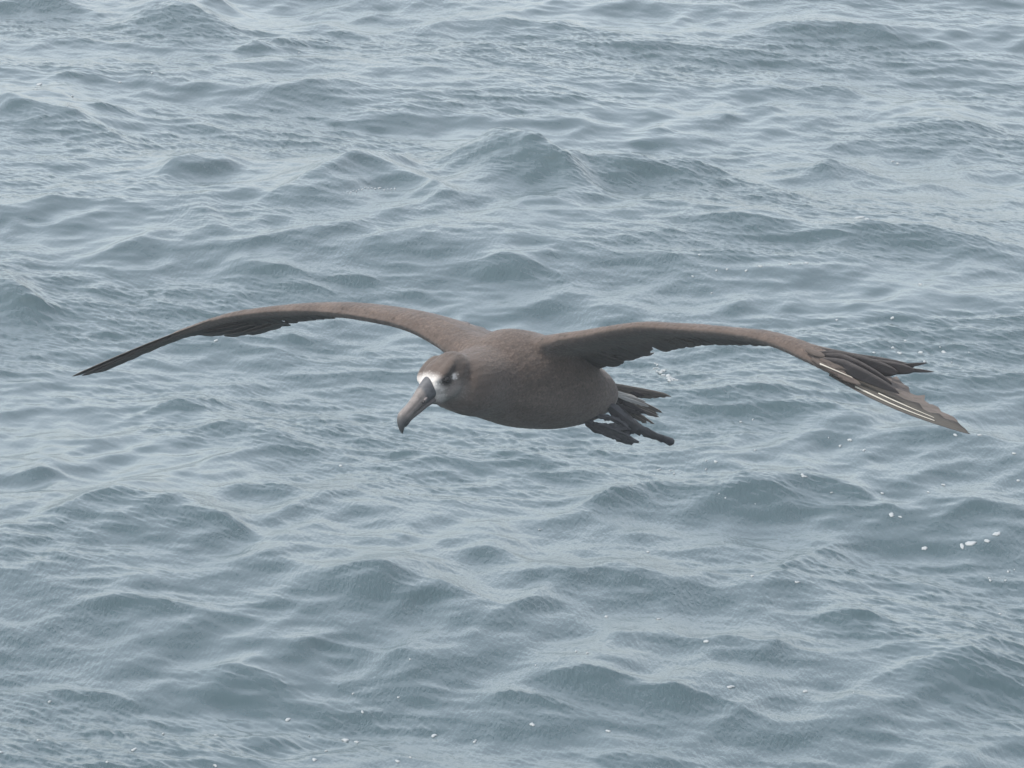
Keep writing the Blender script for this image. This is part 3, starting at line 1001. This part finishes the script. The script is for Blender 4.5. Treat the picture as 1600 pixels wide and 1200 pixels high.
FD = depth(940)
foot([('t', [(946, 626, .0), (960, 640, .0), (972, 654, .01)], FD - .045, [5, 4, 3.5]),
      ('t', [(970, 652, .01), (1003, 669, .02), (1030, 681, .03), (1053, 691, .04)], FD - .05, [2.4, 2.6, 2.4, 1.8]),
      ('t', [(968, 648, .01), (985, 660, .02), (1010, 669, .04)], FD - .05, [4, 3, 1.6]),
      ('t', [(970, 658, .01), (985, 670, .02), (1000, 680, .03)], FD - .05, [4, 3, 1.6]),
      ('s', [(948, 630, .0), (966, 633, .01), (984, 648, .015), (996, 658, .02), (1003, 665, .02), (1024, 675, .03), (1044, 684, .04), (1054, 688, .04),
             (1053, 694, .04), (1046, 697, .04), (1040, 693, .04), (1022, 687, .03), (1012, 684, .03), (1003, 679, .03), (992, 676, .02),
             (984, 680, .02), (976, 668, .01), (962, 658, .0), (952, 645, .0)], FD - .056)])
foot([('t', [(905, 640, .0), (914, 652, .0), (926, 662, .0)], FD - .08, [9, 6, 4]),
      ('t', [(914, 650, .0), (940, 650, .01), (965, 657, .02), (984, 672, .03)], FD - .08, [2, 2.4, 2.4, 2]),
      ('t', [(920, 664, .0), (945, 678, .01), (986, 693, .03)], FD - .08, [3.5, 3, 2]),
      ('t', [(930, 662, .0), (960, 671, .01), (998, 691, .03)], FD - .08, [3, 3, 1.6]),
      ('s', [(904, 654, .0), (914, 651, .0), (926, 659, .0), (936, 662, .01), (944, 661, .01), (958, 661, .01), (974, 668, .02), (986, 671, .02), (984, 677, .03),
             (983, 683, .03), (992, 686, .03), (999, 691, .03), (991, 692, .03), (987, 696, .03), (972, 692, .03), (958, 687, .02), (944, 681, .01),
             (926, 675, .01), (918, 668, .0), (911, 659, .0)], FD - .086),
      ('s', [(914, 647, .0), (940, 647, .01), (965, 652, .02), (982, 664, .03), (980, 672, .03), (968, 663, .02), (955, 657, .02), (945, 658, .01), (936, 654, .0), (926, 653, .0)], FD - .082)])

# ------------------------------------------------------------------ bill and eyes
M_BILL = simple_mat("bill_horn", (.20, .175, .168), .38, .14, 45, .15, (1, 1, 1), .45, (.25, .22, .21))
M_BILLD = simple_mat("bill_dark", (.13, .115, .112), .42, .2, 60, .15)
M_TIP = simple_mat("bill_tip", (.055, .06, .065), .35, .2, 60, .1)
M_MASK = simple_mat("bill_base", (.085, .088, .095), .5, .2, 80, .3)
M_BLACK = simple_mat("nostril_hole_dark", (.012, .011, .011), .35, .1)
M_EYE = simple_mat("eye", (.008, .006, .005), .16, .1, spec=.35)


def bill_material():
    m, nt, bs, out = new_mat("bill_horn")
    L = nt.links
    at = node(nt, "ShaderNodeAttribute", attribute_name="tint")
    tc = node(nt, "ShaderNodeTexCoord")
    nz = node(nt, "ShaderNodeTexNoise", Scale=110.0, Detail=5.0, Roughness=.65)
    L.new(tc.outputs['Object'], nz.inputs['Vector'])
    mr = node(nt, "ShaderNodeMapRange"); mr.inputs['To Min'].default_value = .72; mr.inputs['To Max'].default_value = 1.28
    mr.inputs['From Min'].default_value = .3; mr.inputs['From Max'].default_value = .7
    L.new(nz.outputs[0], mr.inputs[0])
    mul = node(nt, "ShaderNodeVectorMath", operation='SCALE')
    L.new(at.outputs['Color'], mul.inputs[0]); L.new(mr.outputs[0], mul.inputs['Scale'])
    L.new(mul.outputs[0], bs.inputs['Base Color'])
    bs.inputs['Roughness'].default_value = .55
    bs.inputs['Specular IOR Level'].default_value = .3
    bp = node(nt, "ShaderNodeBump", Strength=.35, Distance=.001)
    L.new(nz.outputs[0], bp.inputs['Height']); L.new(bp.outputs[0], bs.inputs['Normal'])
    return m


M_HORN = bill_material()


def bill_part(name, st, parent, lower=False, n_ring=40):
    """stations: forward, up centre, half height, half width, all in head-frame px"""
    bm = bmesh.new()
    m = len(st) - 1
    rings, cols = [], []
    horn = np.array([.122, .108, .101]); mask = np.array([.060, .061, .066]); dark = np.array([.040, .043, .046])
    low = np.array([.078, .070, .068])

    def ss(x, lo, hi):
        t = min(max((x - lo) / (hi - lo), 0), 1); return t * t * (3 - 2 * t)
    for k in range(m * 10 + 1):
        a, b, hh, hw = cat(st, k / 10)
        ring = []
        for q in np.linspace(0, 2 * math.pi, n_ring + 1)[:-1]:
            sn, cs = math.sin(q), math.cos(q)
            up = hh * sn * (1 if sn > 0 else .8)
            # groove between the ridge plate and the side plate
            g = 0 if lower else math.exp(-((sn - .42) / .10) ** 2) * ss(a, 44, 60) * (1 - ss(a, 96, 106))
            w = hw * (1 - .07 * g)
            ring.append(hp(a, b, 0) + (HU * up * (1 - .05 * g) + HL * w * cs) * MPP)
            if lower:
                c = low * (1 - ss(a, 88, 104)) + dark * ss(a, 88, 104)
            else:
                mk = 1 - ss(a + 9 * sn, 50, 58)
                c = horn * (1 - mk) + mask * mk
                c = c * (1 - .32 * g)
                t = ss(a - 5 * sn, 96, 112)
                c = c * (1 - t) + dark * t
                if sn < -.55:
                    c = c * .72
            cols.append(c)
        rings.append(ring)
    loft(bm, rings)
    cols.append(cols[0]); cols.append(dark)
    bmesh.ops.recalc_face_normals(bm, faces=bm.faces)
    for f in bm.faces:
        f.smooth = True
    me = bpy.data.meshes.new(name); bm.to_mesh(me); bm.free()
    at = me.color_attributes.new("tint", 'FLOAT_COLOR', 'POINT')
    at.data.foreach_set("color", np.concatenate([np.array(cols), np.ones((len(cols), 1))], 1).astype(np.float32).ravel())
    return link_mesh(name, me, M_HORN, parent)


beak = bill_part("beak", [(16, 3, 20, 15), (34, 4, 18.5, 14.5), (48, 6, 15, 12.5), (64, 8, 11.8, 10.5), (80, 9.5, 10.6, 9.5), (94, 11, 11, 9.2), (104, 11, 10.8, 8.2),
                          (112, 7, 8.5, 6.5), (117.5, 0, 4.5, 3.5), (119, -5, 1, .8)], bird)
bill_part("lower_mandible", [(18, -12, 8, 12), (36, -10, 7.5, 11), (55, -5, 6.2, 9.5), (76, -1, 5.4, 8), (92, 2, 4.8, 6.5), (102, 1, 3.8, 5), (107, -1, 1.8, 2.2)],
          beak, True)


def blob(name, c, ax, mat, parent):
    bm = bmesh.new()
    ellipsoid(bm, c, ax, 16, 10)
    bmesh.ops.recalc_face_normals(bm, faces=bm.faces)
    for f in bm.faces:
        f.smooth = True
    me = bpy.data.meshes.new(name); bm.to_mesh(me); bm.free()
    return link_mesh(name, me, mat, parent)


for s in (1, -1):
    nt_ = blob("nostril", hp(56, 7, 11.5 * s), [HF * 6 * MPP, HU * 2.6 * MPP, HL * 2.2 * MPP], M_BILLD, beak)
    blob("nostril", hp(61, 7.6, 12.2 * s), [HF * 3.6 * MPP, HU * 2.3 * MPP, HL * 2.4 * MPP], M_BLACK, beak)  # solid black blob paints the shade inside the nostril hole
    blob("eye", hp(12, 9.0, 26.5 * s), [HF * 6 * MPP, HU * 5.2 * MPP, HL * 5 * MPP], M_EYE, bird)

# ------------------------------------------------------------------ sea mist
def build_haze():
    bm = bmesh.new()
    bmesh.ops.create_cube(bm, size=1.0)
    for v in bm.verts:
        v.co = Vector((v.co.x * 5400, 3200 + v.co.y * 7900, 3.4 + v.co.z * 9.6))
    me = bpy.data.meshes.new("haze"); bm.to_mesh(me); bm.free()
    m = bpy.data.materials.new("haze"); m.use_nodes = True
    nt = m.node_tree; nt.nodes.clear()
    out = nt.nodes.new("ShaderNodeOutputMaterial")
    pv = nt.nodes.new("ShaderNodeVolumePrincipled")
    pv.inputs['Color'].default_value = (.86, .92, .96, 1)
    pv.inputs['Density'].default_value = 0.0022
    nt.links.new(pv.outputs[0], out.inputs['Volume'])
    me.materials.append(m)
    o = bpy.data.objects.new("haze", me); COL.objects.link(o)
    o["kind"] = "stuff"; o["category"] = "haze"; o["label"] = "thin pale sea mist hanging over the water"


build_haze()
